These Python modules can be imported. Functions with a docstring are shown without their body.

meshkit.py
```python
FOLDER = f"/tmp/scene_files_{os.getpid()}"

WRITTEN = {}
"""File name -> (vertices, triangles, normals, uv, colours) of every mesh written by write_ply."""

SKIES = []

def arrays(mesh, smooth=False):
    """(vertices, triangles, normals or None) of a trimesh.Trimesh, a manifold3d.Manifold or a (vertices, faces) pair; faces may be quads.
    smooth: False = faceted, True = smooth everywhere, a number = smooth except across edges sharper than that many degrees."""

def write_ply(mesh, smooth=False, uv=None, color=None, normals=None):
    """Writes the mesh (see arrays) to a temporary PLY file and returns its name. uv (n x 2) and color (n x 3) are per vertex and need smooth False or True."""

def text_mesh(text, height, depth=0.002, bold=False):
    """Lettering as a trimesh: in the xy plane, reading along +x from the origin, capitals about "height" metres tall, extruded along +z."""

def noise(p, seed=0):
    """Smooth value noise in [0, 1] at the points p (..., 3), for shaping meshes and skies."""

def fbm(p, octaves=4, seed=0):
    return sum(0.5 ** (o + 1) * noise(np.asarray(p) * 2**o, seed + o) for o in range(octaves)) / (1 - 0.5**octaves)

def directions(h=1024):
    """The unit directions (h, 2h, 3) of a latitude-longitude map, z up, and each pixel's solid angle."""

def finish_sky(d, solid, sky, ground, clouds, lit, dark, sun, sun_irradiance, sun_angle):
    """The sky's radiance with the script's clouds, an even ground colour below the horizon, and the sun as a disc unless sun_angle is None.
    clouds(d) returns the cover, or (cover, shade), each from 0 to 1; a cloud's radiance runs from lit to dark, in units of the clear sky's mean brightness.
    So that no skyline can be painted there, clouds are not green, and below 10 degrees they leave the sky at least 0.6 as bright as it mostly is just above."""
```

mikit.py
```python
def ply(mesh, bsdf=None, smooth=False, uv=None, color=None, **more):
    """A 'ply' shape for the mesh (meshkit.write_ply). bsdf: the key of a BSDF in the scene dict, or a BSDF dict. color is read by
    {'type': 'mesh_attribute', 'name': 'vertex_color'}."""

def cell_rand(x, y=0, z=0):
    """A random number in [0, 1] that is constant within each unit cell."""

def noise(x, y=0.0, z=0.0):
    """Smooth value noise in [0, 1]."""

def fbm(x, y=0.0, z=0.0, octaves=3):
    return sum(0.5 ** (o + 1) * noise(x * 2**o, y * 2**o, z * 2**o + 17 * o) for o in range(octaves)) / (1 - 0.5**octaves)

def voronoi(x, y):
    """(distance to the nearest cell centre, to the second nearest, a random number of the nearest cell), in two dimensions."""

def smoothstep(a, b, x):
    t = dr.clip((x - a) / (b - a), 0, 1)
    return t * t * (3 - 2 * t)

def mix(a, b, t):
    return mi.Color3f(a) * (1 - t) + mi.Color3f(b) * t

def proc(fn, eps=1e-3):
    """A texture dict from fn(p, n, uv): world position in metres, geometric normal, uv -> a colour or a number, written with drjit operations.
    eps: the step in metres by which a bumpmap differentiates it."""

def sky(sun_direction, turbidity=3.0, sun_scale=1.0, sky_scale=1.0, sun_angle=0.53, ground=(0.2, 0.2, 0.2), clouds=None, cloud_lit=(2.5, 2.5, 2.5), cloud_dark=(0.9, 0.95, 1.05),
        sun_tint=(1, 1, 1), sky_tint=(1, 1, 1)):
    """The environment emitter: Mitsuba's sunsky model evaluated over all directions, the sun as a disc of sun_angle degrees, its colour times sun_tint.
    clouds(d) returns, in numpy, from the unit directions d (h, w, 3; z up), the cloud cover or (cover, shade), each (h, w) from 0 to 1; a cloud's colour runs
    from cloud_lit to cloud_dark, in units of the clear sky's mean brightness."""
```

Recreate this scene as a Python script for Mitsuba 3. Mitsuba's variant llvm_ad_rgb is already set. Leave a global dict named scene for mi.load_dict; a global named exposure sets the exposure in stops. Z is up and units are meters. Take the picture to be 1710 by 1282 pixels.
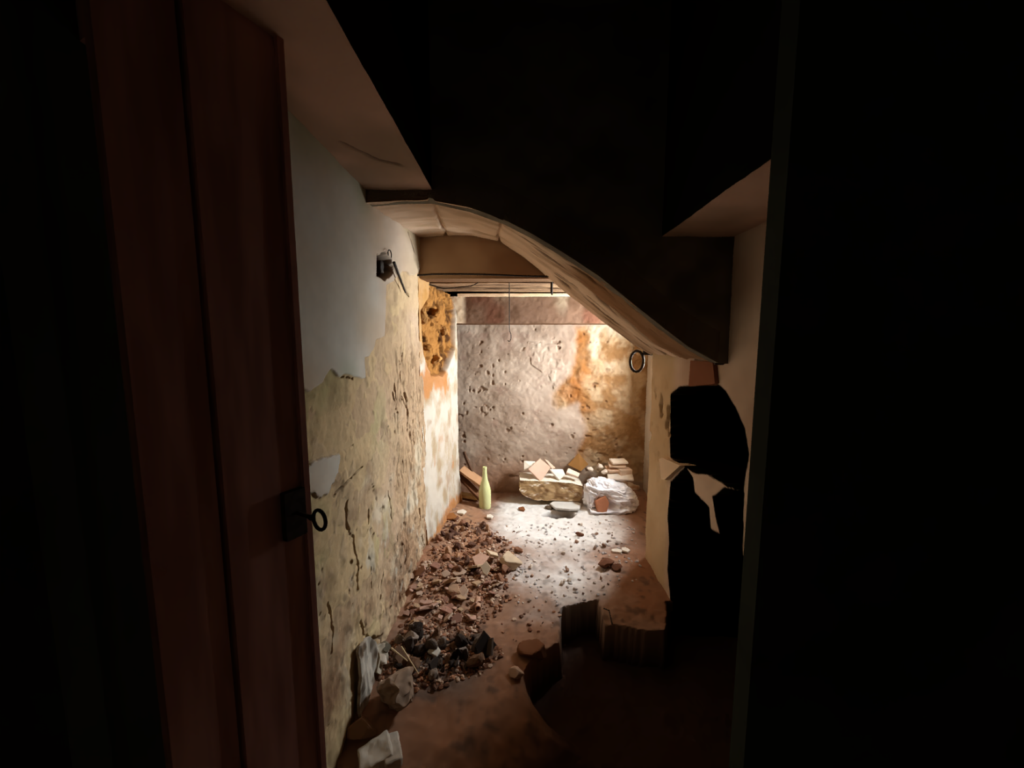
import math, random
import numpy as np
import trimesh
import mitsuba as mi
import mikit, meshkit
from shapely.geometry import Polygon

T = mi.ScalarTransform4f
scene, labels = {}, {}

# ------------------------------------------------------------------ camera, sky, exposure
EYE = 1.30
FOCAL = 640 / 1710
PITCH = math.atan(70 / 640)
YAW = math.atan(8 / 640)
scene['camera'] = {
    'type': 'perspective', 'fov': 2 * math.degrees(math.atan(0.5 / FOCAL)), 'fov_axis': 'x', 'near_clip': 0.02, 'far_clip': 200.0,
    'to_world': T().look_at(origin=[0, 0, EYE], target=[-math.sin(YAW) * math.cos(PITCH), math.cos(YAW) * math.cos(PITCH), EYE - math.sin(PITCH)], up=[0, 0, 1])}
# the only light: daylight through the frosted pane of the small window in the right wall of the back room (built further down)
PANE_RADIANCE = [102.0, 109.0, 110.0]
exposure = 0.5


# ------------------------------------------------------------------ helpers
def lin(c):
    c = np.asarray(c, float) / 255.0
    return np.where(c <= 0.04045, c / 12.92, ((c + 0.055) / 1.055) ** 2.4)


def mixc(a, b, t):
    t = np.clip(np.asarray(t, float), 0, 1)[..., None]
    return np.asarray(a) * (1 - t) + np.asarray(b) * t


def sstep(a, b, x):
    t = np.clip((np.asarray(x, float) - a) / (b - a), 0, 1)
    return t * t * (3 - 2 * t)


def noise2(u, v, s, seed=0, octaves=4):
    """fbm at the points (u, v) in metres, feature size s, in [-1, 1]."""
    p = np.stack([np.asarray(u) / s, np.asarray(v) / s, np.full(np.shape(u), 3.7 * seed + 0.37)], -1)
    return 2 * meshkit.fbm(p, octaves, seed) - 1


def seg_dist(u, v, line):
    d = np.full(np.shape(u), 1e9)
    for (ax, ay), (bx, by) in zip(line[:-1], line[1:]):
        ex, ey = bx - ax, by - ay
        t = np.clip(((u - ax) * ex + (v - ay) * ey) / max(ex * ex + ey * ey, 1e-12), 0, 1)
        d = np.minimum(d, np.hypot(u - ax - t * ex, v - ay - t * ey))
    return d


def inside(u, v, poly):
    """Signed distance to the polygon, positive inside."""
    c = np.zeros(np.shape(u), bool)
    n = len(poly)
    for i in range(n):
        (x1, y1), (x2, y2) = poly[i], poly[(i + 1) % n]
        if y1 == y2:
            continue
        c ^= ((y1 > v) != (y2 > v)) & (u < (x2 - x1) * (v - y1) / (y2 - y1) + x1)
    d = seg_dist(u, v, list(poly) + [poly[0]])
    return np.where(c, d, -d)


def grid(u0, u1, v0, v1, step):
    nu, nv = int(round((u1 - u0) / step)) + 1, int(round((v1 - v0) / step)) + 1
    return np.meshgrid(np.linspace(u0, u1, nu), np.linspace(v0, v1, nv), indexing='ij')


def grid_faces(nu, nv):
    i, j = np.meshgrid(np.arange(nu - 1), np.arange(nv - 1), indexing='ij')
    a = (i * nv + j).ravel()
    return np.vstack([np.c_[a, a + nv, a + nv + 1], np.c_[a, a + nv + 1, a + 1]])


def label(key, text=None, category=None, group=None, kind=None):
    e = {}
    for k, x in (('label', text), ('category', category), ('group', group), ('kind', kind)):
        if x:
            e[k] = x
    labels[key] = e


used = {}


def numbered(name):
    if name not in used:
        used[name] = 0
        return name
    used[name] += 1
    return '%s_%03d' % (name, used[name])


def put(key, mesh, bsdf='painted', color=None, smooth=False):
    """One entry of the scene; color is one colour, or one per vertex."""
    if color is not None:
        v, f, _ = meshkit.arrays(mesh)
        color = np.broadcast_to(np.asarray(color, float), v.shape)
        if smooth is True:
            scene[key] = mikit.ply((v, f), bsdf, True, color=color)
        else:   # flat shading, colours kept
            scene[key] = mikit.ply((v, f), bsdf, False, color=color)
    else:
        scene[key] = mikit.ply(mesh, bsdf, smooth)
    return key


def part(parent, name, mesh, bsdf='painted', color=None, smooth=False, text=None):
    key = numbered(parent + '__' + name)
    put(key, mesh, bsdf, color, smooth)
    if text:
        label(key, text)
    return key


def structure(key, mesh, bsdf='painted', color=None, smooth=False, text=None):
    put(key, mesh, bsdf, color, smooth)
    label(key, text, kind='structure')
    used[key] = 0
    return key


def thing(name, mesh, text, category, bsdf='painted', color=None, smooth=False, group=None):
    key = numbered(name)
    if mesh is not None:
        put(key, mesh, bsdf, color, smooth)
    label(key, text, category, group)
    return key


def box(x0, x1, y0, y1, z0, z1):
    m = trimesh.creation.box((x1 - x0, y1 - y0, z1 - z0))
    m.apply_translation(((x0 + x1) / 2, (y0 + y1) / 2, (z0 + z1) / 2))
    return m


def rough_box(sx, sy, sz, step, amp, seed, size=0.05, bevel=0.006):
    """A box with worn edges and an uneven skin, centred on the origin."""
    m = trimesh.creation.box((sx, sy, sz))
    v, f = trimesh.remesh.subdivide_to_size(m.vertices, m.faces, step)
    m = trimesh.Trimesh(v, f)
    m.merge_vertices()
    v = m.vertices.copy()
    h = np.array([sx, sy, sz]) / 2
    inner = np.clip(v, -(h - bevel), h - bevel)
    off = v - inner
    length = np.linalg.norm(off, axis=1, keepdims=True)
    v = inner + off / np.maximum(length, 1e-9) * np.minimum(length, bevel)
    d = np.stack([meshkit.fbm(v / size + 13 * k, 3, seed + k) - 0.5 for k in range(3)], -1)
    m.vertices = v + 2 * amp * d
    return m


def rock(seed, sx, sy, sz, sub=2, cuts=9, amp=0.06):
    """A broken lump: a ball cut by random planes."""
    r = np.random.default_rng(seed)
    m = trimesh.creation.icosphere(subdivisions=sub)
    n = r.normal(size=(cuts, 3))
    n /= np.linalg.norm(n, axis=1, keepdims=True)
    h = r.uniform(0.45, 0.8, cuts)
    d = m.vertices @ n.T
    s = np.min(np.where(d > 1e-6, h / np.maximum(d, 1e-6), 9), axis=1)
    v = m.vertices * np.minimum(s, 1.0)[:, None]
    v += amp * (np.stack([meshkit.fbm(v * 2.3 + 7 * k + seed % 97, 2, seed % 991 + k) for k in range(3)], -1) - 0.5)
    m.vertices = v * np.array([sx, sy, sz])
    return m


def shard(seed, r, thick, sides=5, stretch=1.0):
    """A flat broken piece with a polygonal outline and chamfered edges, lying in the xy plane."""
    g = np.random.default_rng(seed)
    a = np.sort((np.arange(sides) + g.uniform(-0.32, 0.32, sides)) / sides * 2 * math.pi)
    q = np.c_[np.cos(a) * r * g.uniform(0.75, 1.1, sides) * stretch, np.sin(a) * r * g.uniform(0.75, 1.1, sides)]
    rim, n = [], sides
    for k, z in ((0.93, -0.5), (1.0, -0.3), (1.0, 0.3), (0.93, 0.5)):
        rim.append(np.c_[q * k, np.full(n, z * thick) + g.uniform(-0.06, 0.06, n) * thick])
    v = np.vstack(rim + [[[0, 0, -0.5 * thick], [0, 0, 0.5 * thick]]])
    f = []
    for l in range(3):
        for i in range(n):
            j = (i + 1) % n
            f += [[l * n + i, l * n + j, (l + 1) * n + j], [l * n + i, (l + 1) * n + j, (l + 1) * n + i]]
    for i in range(n):
        j = (i + 1) % n
        f += [[4 * n, j, i], [4 * n + 1, 3 * n + i, 3 * n + j]]
    return trimesh.Trimesh(v, f, process=False)


def rotz(a):
    return trimesh.transformations.rotation_matrix(a, [0, 0, 1])


def moved(m, loc=(0, 0, 0), rx=0.0, ry=0.0, rz=0.0):
    m = m.copy()
    m.apply_transform(trimesh.transformations.euler_matrix(rx, ry, rz))
    m.apply_translation(loc)
    return m


def tube(points, radius, sides=8):
    """A bent rod with closed ends; radius one number or one per point."""
    p = np.asarray(points, float)
    r = np.broadcast_to(np.asarray(radius, float), (len(p),))
    t = np.gradient(p, axis=0)
    t /= np.linalg.norm(t, axis=1, keepdims=True)
    ref = np.array([0.31, 0.17, 0.93])
    a = np.cross(t, ref)
    a /= np.linalg.norm(a, axis=1, keepdims=True)
    b = np.cross(t, a)
    an = np.arange(sides) * 2 * math.pi / sides
    v = p[:, None] + r[:, None, None] * (np.cos(an)[None, :, None] * a[:, None] + np.sin(an)[None, :, None] * b[:, None])
    v = np.vstack([v.reshape(-1, 3), p[:1], p[-1:]])
    f, n = [], len(p)
    for i in range(n - 1):
        for j in range(sides):
            k = (j + 1) % sides
            f += [[i * sides + j, i * sides + k, (i + 1) * sides + k], [i * sides + j, (i + 1) * sides + k, (i + 1) * sides + j]]
    for j in range(sides):
        k = (j + 1) % sides
        f += [[n * sides, k, j], [n * sides + 1, (n - 1) * sides + j, (n - 1) * sides + k]]
    return trimesh.Trimesh(v, f, process=False)


def solid_sheet(front, back, curved=False):
    """(nu, nv, 3) front grid and the same grid set back: vertices, faces of the front, faces of the sides and back; the front comes first.
    curved: the back follows the front instead of being one flat cap."""
    nu, nv = front.shape[:2]
    n = nu * nv
    f = grid_faces(nu, nv)
    idx = np.arange(n).reshape(nu, nv)
    ring = np.r_[idx[0, :], idx[1:, -1], idx[-1, -2::-1], idx[-2:0:-1, 0]]
    m = len(ring)
    fv, bv = front.reshape(-1, 3), back.reshape(-1, 3)
    k = np.arange(m)
    k2 = (k + 1) % m
    side = np.vstack([np.c_[n + k, n + k2, n + m + k2], np.c_[n + k, n + m + k2, n + m + k]])
    if curved:
        return np.vstack([fv, fv[ring], bv[ring], bv]), f, np.vstack([side, grid_faces(nu, nv)[:, ::-1] + n + 2 * m])
    cap = np.c_[n + 2 * m + k, n + 2 * m + k2, np.full(m, n + 3 * m)]
    return np.vstack([fv, fv[ring], bv[ring], bv[ring], [bv[ring].mean(0)]]), f, np.vstack([side, cap])


# ------------------------------------------------------------------ materials
scene['painted'] = {'type': 'twosided', 'bsdf': {'type': 'diffuse', 'reflectance': {'type': 'mesh_attribute', 'name': 'vertex_color'}}}


def grain(base, dark, size, stretch, seed):
    b, k = [float(x) for x in lin(base)], [float(x) for x in lin(dark)]

    def fn(p, n, uv):
        t = mikit.fbm(p.x / size * stretch[0] + seed, p.y / size * stretch[1], p.z / size * stretch[2], 3)
        return mikit.mix(k, b, mikit.smoothstep(0.25, 0.75, t))
    return mikit.proc(fn)


def matte(key, base, dark, size=0.03, stretch=(1, 1, 1), seed=0, roughness=0.9, metallic=0.0, specular=0.2):
    scene[key] = {'type': 'twosided', 'bsdf': {'type': 'principled', 'base_color': grain(base, dark, size, stretch, seed), 'roughness': roughness, 'metallic': metallic, 'specular': specular}}


matte('iron', (52, 42, 36), (26, 21, 18), 0.01, roughness=0.7, metallic=0.2, specular=0.3)
matte('door_wood', (184, 138, 130), (150, 106, 98), 0.03, (1, 1, 0.10), 3, roughness=0.7)
matte('old_wood', (150, 120, 92), (84, 62, 44), 0.02, (0.15, 1, 1), 5)
matte('dark_wood', (96, 72, 54), (50, 36, 26), 0.02, (1, 1, 0.2), 6)
matte('dark_wall', (112, 106, 92), (74, 68, 58), 0.15, (1, 1, 1), 7)
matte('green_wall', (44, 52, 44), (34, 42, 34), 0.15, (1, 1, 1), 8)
matte('bounce_white', (226, 224, 216), (210, 206, 196), 0.3, (1, 1, 1), 9)  # white of the unseen room, made up to bounce light onto the near wall

# ------------------------------------------------------------------ the floor
XL, XR = -0.55, 0.78          # the two side walls of the passage
YA, YB = 1.43, 2.20           # front and back of the stair arch
YK = 3.20                     # back wall


PIT = [(0.222, 1.749), (0.417, 1.817), (0.403, 1.643), (0.537, 1.615), (0.668, 1.588), (0.760, 1.812), (0.86, 1.84), (1.3, 1.84), (1.3, 0.3), (-0.30, 0.3), (-0.295, 1.025), (-0.129, 1.195), (0.023, 1.370), (0.095, 1.475), (0.197, 1.541)]


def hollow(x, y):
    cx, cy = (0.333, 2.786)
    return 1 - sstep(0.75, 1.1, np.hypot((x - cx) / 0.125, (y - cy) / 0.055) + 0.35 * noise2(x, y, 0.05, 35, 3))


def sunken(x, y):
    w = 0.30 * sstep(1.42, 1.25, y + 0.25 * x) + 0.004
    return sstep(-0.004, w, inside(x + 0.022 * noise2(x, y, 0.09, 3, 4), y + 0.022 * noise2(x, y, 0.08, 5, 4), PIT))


def floor_h(x, y):
    x, y = np.asarray(x, float), np.asarray(y, float)
    u = x - XL
    a = 0.055 * sstep(0.95, 1.25, y) * (1 - sstep(2.5, 2.9, y)) + 0.035 * np.exp(-((y - 2.05) / 0.25) ** 2)
    h = a * np.exp(-(u / 0.26) ** 2)
    h = h + 0.045 * np.exp(-(((x + 0.05) / 0.25) ** 2 + ((y - 2.12) / 0.25) ** 2))
    h = h + 0.09 * np.exp(-(((x - 0.85) / 0.28) ** 2 + ((y - 3.2) / 0.16) ** 2))
    h = h + 0.05 * np.exp(-(((x + 0.5) / 0.2) ** 2 + ((y - 2.8) / 0.25) ** 2))
    h = h - 0.17 * sunken(x, y) - 0.055 * hollow(x, y)
    inner = sstep(0.6, 1.2, y)
    h = h + inner * (0.016 * noise2(x, y, 0.35, 1) + 0.010 * noise2(x, y, 0.06, 2, 4)) + 0.003 * noise2(x, y, 0.02, 4, 2)
    loose = np.clip(np.exp(-(u / 0.42) ** 2) * sstep(1.15, 1.4, y) + np.exp(-(((x - 0.55) / 0.3) ** 2 + ((y - 2.4) / 0.3) ** 2)), 0, 1)
    return h + loose * 0.016 * np.abs(noise2(x, y, 0.045, 6, 4))


gx, gy = grid(-1.0, 1.5, 0.6, 3.35, 0.008)
gz = floor_h(gx, gy)
v = np.stack([gx, gy, gz], -1)
sv, sf, sb = solid_sheet(v, v * [1, 1, 0] + [0, 0, -0.25])
earth, pale, rust, dark = lin((138, 112, 96)), lin((220, 216, 212)), lin((144, 104, 80)), lin((84, 68, 60))
c = mixc(earth, rust, 0.5 + 0.8 * noise2(gx, gy, 0.3, 11, 3))
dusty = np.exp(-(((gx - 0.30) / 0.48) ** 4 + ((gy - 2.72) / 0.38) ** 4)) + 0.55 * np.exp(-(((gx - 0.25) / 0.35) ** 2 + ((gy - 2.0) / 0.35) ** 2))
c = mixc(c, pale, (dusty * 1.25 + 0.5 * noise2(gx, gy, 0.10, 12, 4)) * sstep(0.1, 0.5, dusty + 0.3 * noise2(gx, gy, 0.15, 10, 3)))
c = mixc(c, lin((158, 124, 98)), 0.8 * np.exp(-(((gx + 0.42) / 0.15) ** 2 + ((gy - 2.6) / 0.3) ** 2)))
c = mixc(c, dark, 0.75 * sstep(0.05, 0.5, noise2(gx, gy, 0.05, 13, 3)) * (1 - 0.7 * np.clip(dusty, 0, 1)))
heapd = np.exp(-(((gx + 0.33) / 0.20) ** 4 + ((gy - 1.40) / 0.16) ** 4))
c = mixc(c, mixc(lin((92, 82, 76)), lin((44, 37, 34)), sstep(-0.2, 0.3, noise2(gx, gy, 0.05, 7, 3))), 0.9 * heapd)
c = mixc(c, lin((60, 40, 30)), hollow(gx, gy))  # darkens the hollow, painting in the shade under the slab
c = mixc(c, lin((44, 30, 25)), 0.95 * sstep(0.05, 0.9, sunken(gx, gy) + 0.25 * noise2(gx, gy, 0.08, 9, 3)))  # blackens the sunken part, painting in shade with a soft near edge
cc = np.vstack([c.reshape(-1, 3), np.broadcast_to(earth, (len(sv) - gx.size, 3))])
structure('floor', (sv, np.vstack([sf, sb])), 'painted', cc, True, 'reddish brown earth floor strewn with pale plaster dust, sunken on the right with shade painted in')

# ------------------------------------------------------------------ left wall: rough render under a torn coat of plaster
wy, wz = grid(0.72, 2.215, -0.12, 2.02, 0.0036)
wob = 0.012 * noise2(wy, wz, 0.05, 20, 3)
py, pz = wy + wob, wz + 0.012 * noise2(wy, wz, 0.05, 21, 3)
COAT = [(1.627, 1.531), (1.606, 1.399), (1.583, 1.322), (1.475, 1.300), (1.446, 1.264), (1.354, 1.243), (1.357, 1.170), (1.254, 1.182), (1.170, 1.195), (1.109, 1.220), (1.025, 1.179), (0.990, 1.162), (0.953, 1.175),
        (0.60, 1.17), (0.60, 2.2), (2.3, 2.2), (2.387, 1.774), (2.076, 1.644), (1.883, 1.640), (1.723, 1.565)]
PATCH = [(0.936, 0.993), (0.991, 0.979), (1.022, 0.978), (1.072, 0.978), (1.129, 0.958), (1.120, 0.904), (1.087, 0.876), (1.011, 0.871), (0.940, 0.907)]
coat = np.maximum(inside(py, pz, COAT), inside(py + 1.6 * wob, pz + 0.018 * noise2(wy, wz, 0.03, 37, 3), PATCH))
CRACKS = [([(1.764, 1.220), (1.786, 1.078), (1.818, 1.022)], 0.006), ([(1.861, 1.054), (1.891, 0.944), (1.871, 0.857)], 0.007), ([(1.701, 1.116), (1.718, 1.032)], 0.006), ([(2.043, 0.374), (2.089, 0.173), (2.118, 0.046)], 0.009), ([(1.841, 1.246), (1.794, 1.163)], 0.005), ([(1.579, 0.196), (1.534, 0.144)], 0.004), ([(1.177, 0.789), (1.176, 0.702), (1.220, 0.640), (1.229, 0.588), (1.243, 0.530), (1.234, 0.447)], 0.006), ([(1.299, 0.866), (1.197, 0.857), (1.098, 0.842)], 0.005), ([(1.356, 0.684), (1.330, 0.604)], 0.003),
          ([(1.566, 0.669), (1.583, 0.533)], 0.004), ([(1.997, 0.892), (2.002, 0.595)], 0.005), ([(1.241, 0.323), (1.281, 0.245), (1.326, 0.183), (1.434, 0.106), (1.403, 0.072), (1.333, 0.074)], 0.009),
          ([(1.789, 1.106), (1.853, 0.981)], 0.004), ([(1.672, 1.079), (1.721, 0.976)], 0.003), ([(1.483, 0.369), (1.431, 0.273)], 0.003), ([(1.170, 1.195), (1.254, 1.180)], 0.005), ([(1.337, 0.507), (1.363, 0.359)], 0.0025),
          ([(2.476, 2.181), (2.357, 2.071), (2.104, 1.915)], 0.008), ([(1.985, 1.846), (2.089, 1.777)], 0.005), ([(1.707, 1.639), (1.973, 1.529)], 0.010), ([(0.922, 0.864), (0.930, 0.812)], 0.003), ([(1.036, 0.537), (1.070, 0.434), (1.048, 0.374)], 0.004)]
wob2 = 0.009 * noise2(wy, wz, 0.022, 17, 3)
crack = np.zeros_like(wy)
for line, w in CRACKS:
    ww = w * np.clip(0.55 + 1.3 * noise2(wy, wz, 0.03, 19, 3), 0.08, 1.6)
    crack = np.maximum(crack, 1 - sstep(0.4 * ww, 1.3 * ww, seg_dist(wy + 0.7 * wob + wob2, wz + 0.5 * wob, line)))
oncoat = sstep(0.0, 0.004, coat)
rough = np.clip(sstep(1.40, 1.80, wy + 0.15 * noise2(wy, wz, 0.3, 22)) * sstep(1.42, 1.15, wz), 0, 1)
low = sstep(0.55, 0.25, wz)
pits = sstep(0.25, 0.55, noise2(wy * 2.2, wz * 0.7, 0.045, 23, 4))
flakes = sstep(-0.05, 0.03, noise2(wy * 2.4, wz * 0.55, 0.09, 18, 4))
d = 0.012 * noise2(wy, wz, 0.5, 24, 3) + oncoat * 0.009
midp = sstep(0.30, 0.5, noise2(wy * 1.3, wz, 0.03, 16, 4)) * sstep(1.1, 0.9, wz)
skim = noise2(wy + 0.5 * wob, wz, 0.17, 13, 5) + 0.25 * sstep(1.5, 1.1, wy) - 0.05
layer = sstep(0.0, 0.03, skim)
layer2 = sstep(0.0, 0.03, noise2(wy * 1.3, wz * 0.8, 0.11, 12, 5) - 0.22)
d = d + (1 - oncoat) * (0.0022 * layer + 0.002 * layer2 + 0.0022 * noise2(wy, wz, 0.014, 10, 2) + 0.006 * noise2(wy, wz, 0.035, 25, 4) - 0.006 * midp + 0.004 * noise2(wy, wz, 0.12, 15, 3) + (0.015 * rough + 0.012 * low) * noise2(wy * 1.5, wz * 0.8, 0.07, 26, 4) - 0.009 * pits * np.clip(rough + 0.3 * low, 0, 1) + 0.006 * flakes * rough)
HOLE = [(1.529, 1.638), (1.620, 1.670), (1.709, 1.660), (1.727, 1.605), (1.608, 1.552), (1.514, 1.556)]
hole = sstep(-0.004, 0.008, inside(py, pz, HOLE))
d = d - 0.016 * crack - 0.05 * hole
front = np.stack([XL + d, wy, wz], -1)
sv, sf, sb = solid_sheet(front, np.stack([np.full_like(d, -0.92), wy, wz], -1))
white, render, green, brown = lin((186, 184, 176)), lin((184, 160, 124)), lin((160, 150, 110)), lin((166, 138, 110))
c = mixc(lin((172, 148, 118)), mixc(render, green, 0.9 * sstep(-0.2, 0.4, noise2(wy, wz, 0.25, 27, 4)) * sstep(1.9, 1.4, wy)), layer)
c = mixc(c, lin((178, 156, 126)), 0.6 * layer2)
c = mixc(c, lin((184, 160, 140)), 0.5 * sstep(1.3, 1.7, wy) * sstep(-0.3, 0.3, noise2(wy, wz, 0.3, 11, 3)))
c = mixc(c, brown, 0.8 * rough)
c = mixc(c, lin((196, 184, 162)), 0.6 * sstep(0.1, 0.5, noise2(wy, wz, 0.16, 28, 4)) * sstep(1.2, 0.6, wz))
c = mixc(c, lin((120, 88, 66)), 0.7 * sstep(-0.1, 0.4, noise2(wy, wz, 0.12, 29, 4)) * low)
c = mixc(c, lin((186, 180, 166)), 0.7 * sstep(0.15, 0.3, noise2(wy * 1.5, wz * 0.7, 0.12, 33, 5)) * sstep(0.75, 0.35, wz) * sstep(1.05, 1.25, wy))
c = mixc(c, lin((184, 158, 124)), sstep(1.42, 1.5, wz) * sstep(1.5, 1.8, wy) * 0.7)
coatc = mixc(white, lin((176, 160, 140)), sstep(-0.3, 0.6, noise2(wy, wz, 0.3, 30, 3)))
coatc = mixc(coatc, lin((146, 152, 124)), 0.8 * sstep(-0.1, 0.4, noise2(wy, wz, 0.4, 31, 3)))
coatc = coatc * (1 + 0.10 * noise2(wy, wz, 0.05, 36, 4))[..., None]
coatc = mixc(coatc, lin((172, 140, 112)), 0.6 * sstep(1.2, 1.9, wy))
c = mixc(c, coatc, oncoat)
c = mixc(c, lin((112, 88, 68)), 0.5 * midp * (1 - oncoat) + 0.35 * sstep(0.0, 0.5, noise2(wy, wz, 0.08, 14, 4)) * (1 - oncoat))
c = mixc(c, lin((60, 45, 35)), 0.7 * crack + 0.25 * pits * rough)
c = mixc(c, lin((40, 26, 20)), hole)
cc = np.vstack([c.reshape(-1, 3), np.broadcast_to(brown, (len(sv) - wy.size, 3))])
m = trimesh.Trimesh(sv, np.vstack([sf, sb]), process=False)
nrm = m.vertex_normals
on = (coat.ravel() > 0)[sf].all(1)


def submesh(verts, faces, colors):
    ids, inv = np.unique(faces, return_inverse=True)
    return (verts[ids], inv.reshape(faces.shape)), colors[ids]


ms, cs = submesh(sv, np.vstack([sf[~on], sb]), cc)
structure('wall_left', ms, 'painted', cs, True, 'rough beige rendered wall with cracks and pits along the left of the passage')
ms, cs = submesh(sv, sf[on], cc)
part('wall_left', 'plaster_coat', ms, 'painted', cs, True, 'smooth grey white plaster coat with a torn lower edge')

# ------------------------------------------------------------------ the reveal between passage and back room
J0, J1 = np.array([-0.55, 2.2]), np.array([-0.46, 2.97])
JL = np.linalg.norm(J1 - J0)
JD = (J1 - J0) / JL
JN = np.array([JD[1], -JD[0]])
jt, jz = grid(-0.02, JL, -0.1, 1.66, 0.005)
jw = 0.015 * noise2(jt, jz, 0.06, 40, 3)
DAMAGE = [(0.016, 1.474), (0.152, 1.555), (0.181, 1.666), (0.810, 1.762), (0.714, 1.259), (0.519, 1.114), (0.379, 1.071), (0.186, 1.099), (0.048, 1.234)]
dam = sstep(-0.012, 0.012, inside(jt + jw, jz + jw, DAMAGE))
d = 0.008 * noise2(jt, jz, 0.25, 41, 3) + 0.006 * noise2(jt * 1.2, jz, 0.05, 42, 4)
d = d - dam * (0.040 + 0.035 * noise2(jt, jz, 0.06, 43, 4)) - 0.03 * sstep(0.25, 0.5, noise2(jt, jz, 0.05, 38, 3)) * dam
d = d + 0.04 * sstep(0.35, 0.0, jz) * (0.5 + 0.6 * noise2(jt * 3, jz * 0.5, 0.1, 44, 3))
bx = J0[0] + JD[0] * jt + JN[0] * d
by = J0[1] + JD[1] * jt + JN[1] * d
front = np.stack([bx, by, jz], -1)
sv, sf, sb = solid_sheet(front, np.stack([np.full_like(bx, -0.78), by, jz], -1))
c = mixc(lin((184, 174, 160)), lin((158, 138, 112)), sstep(-0.2, 0.5, noise2(jt * 1.3, jz, 0.12, 45, 5)))
c = mixc(c, lin((150, 122, 96)), 0.7 * sstep(0.1, 0.5, noise2(jt * 1.2, jz, 0.09, 39, 5)))
orange = 0.9 * sstep(-0.3, 0.3, 1.3 * noise2(jt * 1.3, jz, 0.13, 46, 5) + 0.9 * np.exp(-((jz - 1.06) / 0.09) ** 2) * sstep(0.75, 0.4, jt) - 0.55 + 1.3 * sstep(0.22, 0.0, jz))
c = mixc(c, lin((166, 112, 66)), orange)
c = mixc(c, lin((176, 128, 66)), sstep(1.15, 1.3, jz) * sstep(0.78, 0.6, jt) * 0.8)
c = mixc(c, mixc(lin((150, 104, 56)), lin((70, 44, 26)), sstep(-0.1, 0.4, noise2(jt, jz, 0.07, 47, 3))), dam)
cc = np.vstack([c.reshape(-1, 3), np.broadcast_to(lin((170, 140, 110)), (len(sv) - jt.size, 3))])
structure('wall_left_reveal', (sv, np.vstack([sf, sb])), 'painted', cc, True, 'whitewashed reveal at the end of the left wall, broken open near the top')
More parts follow.
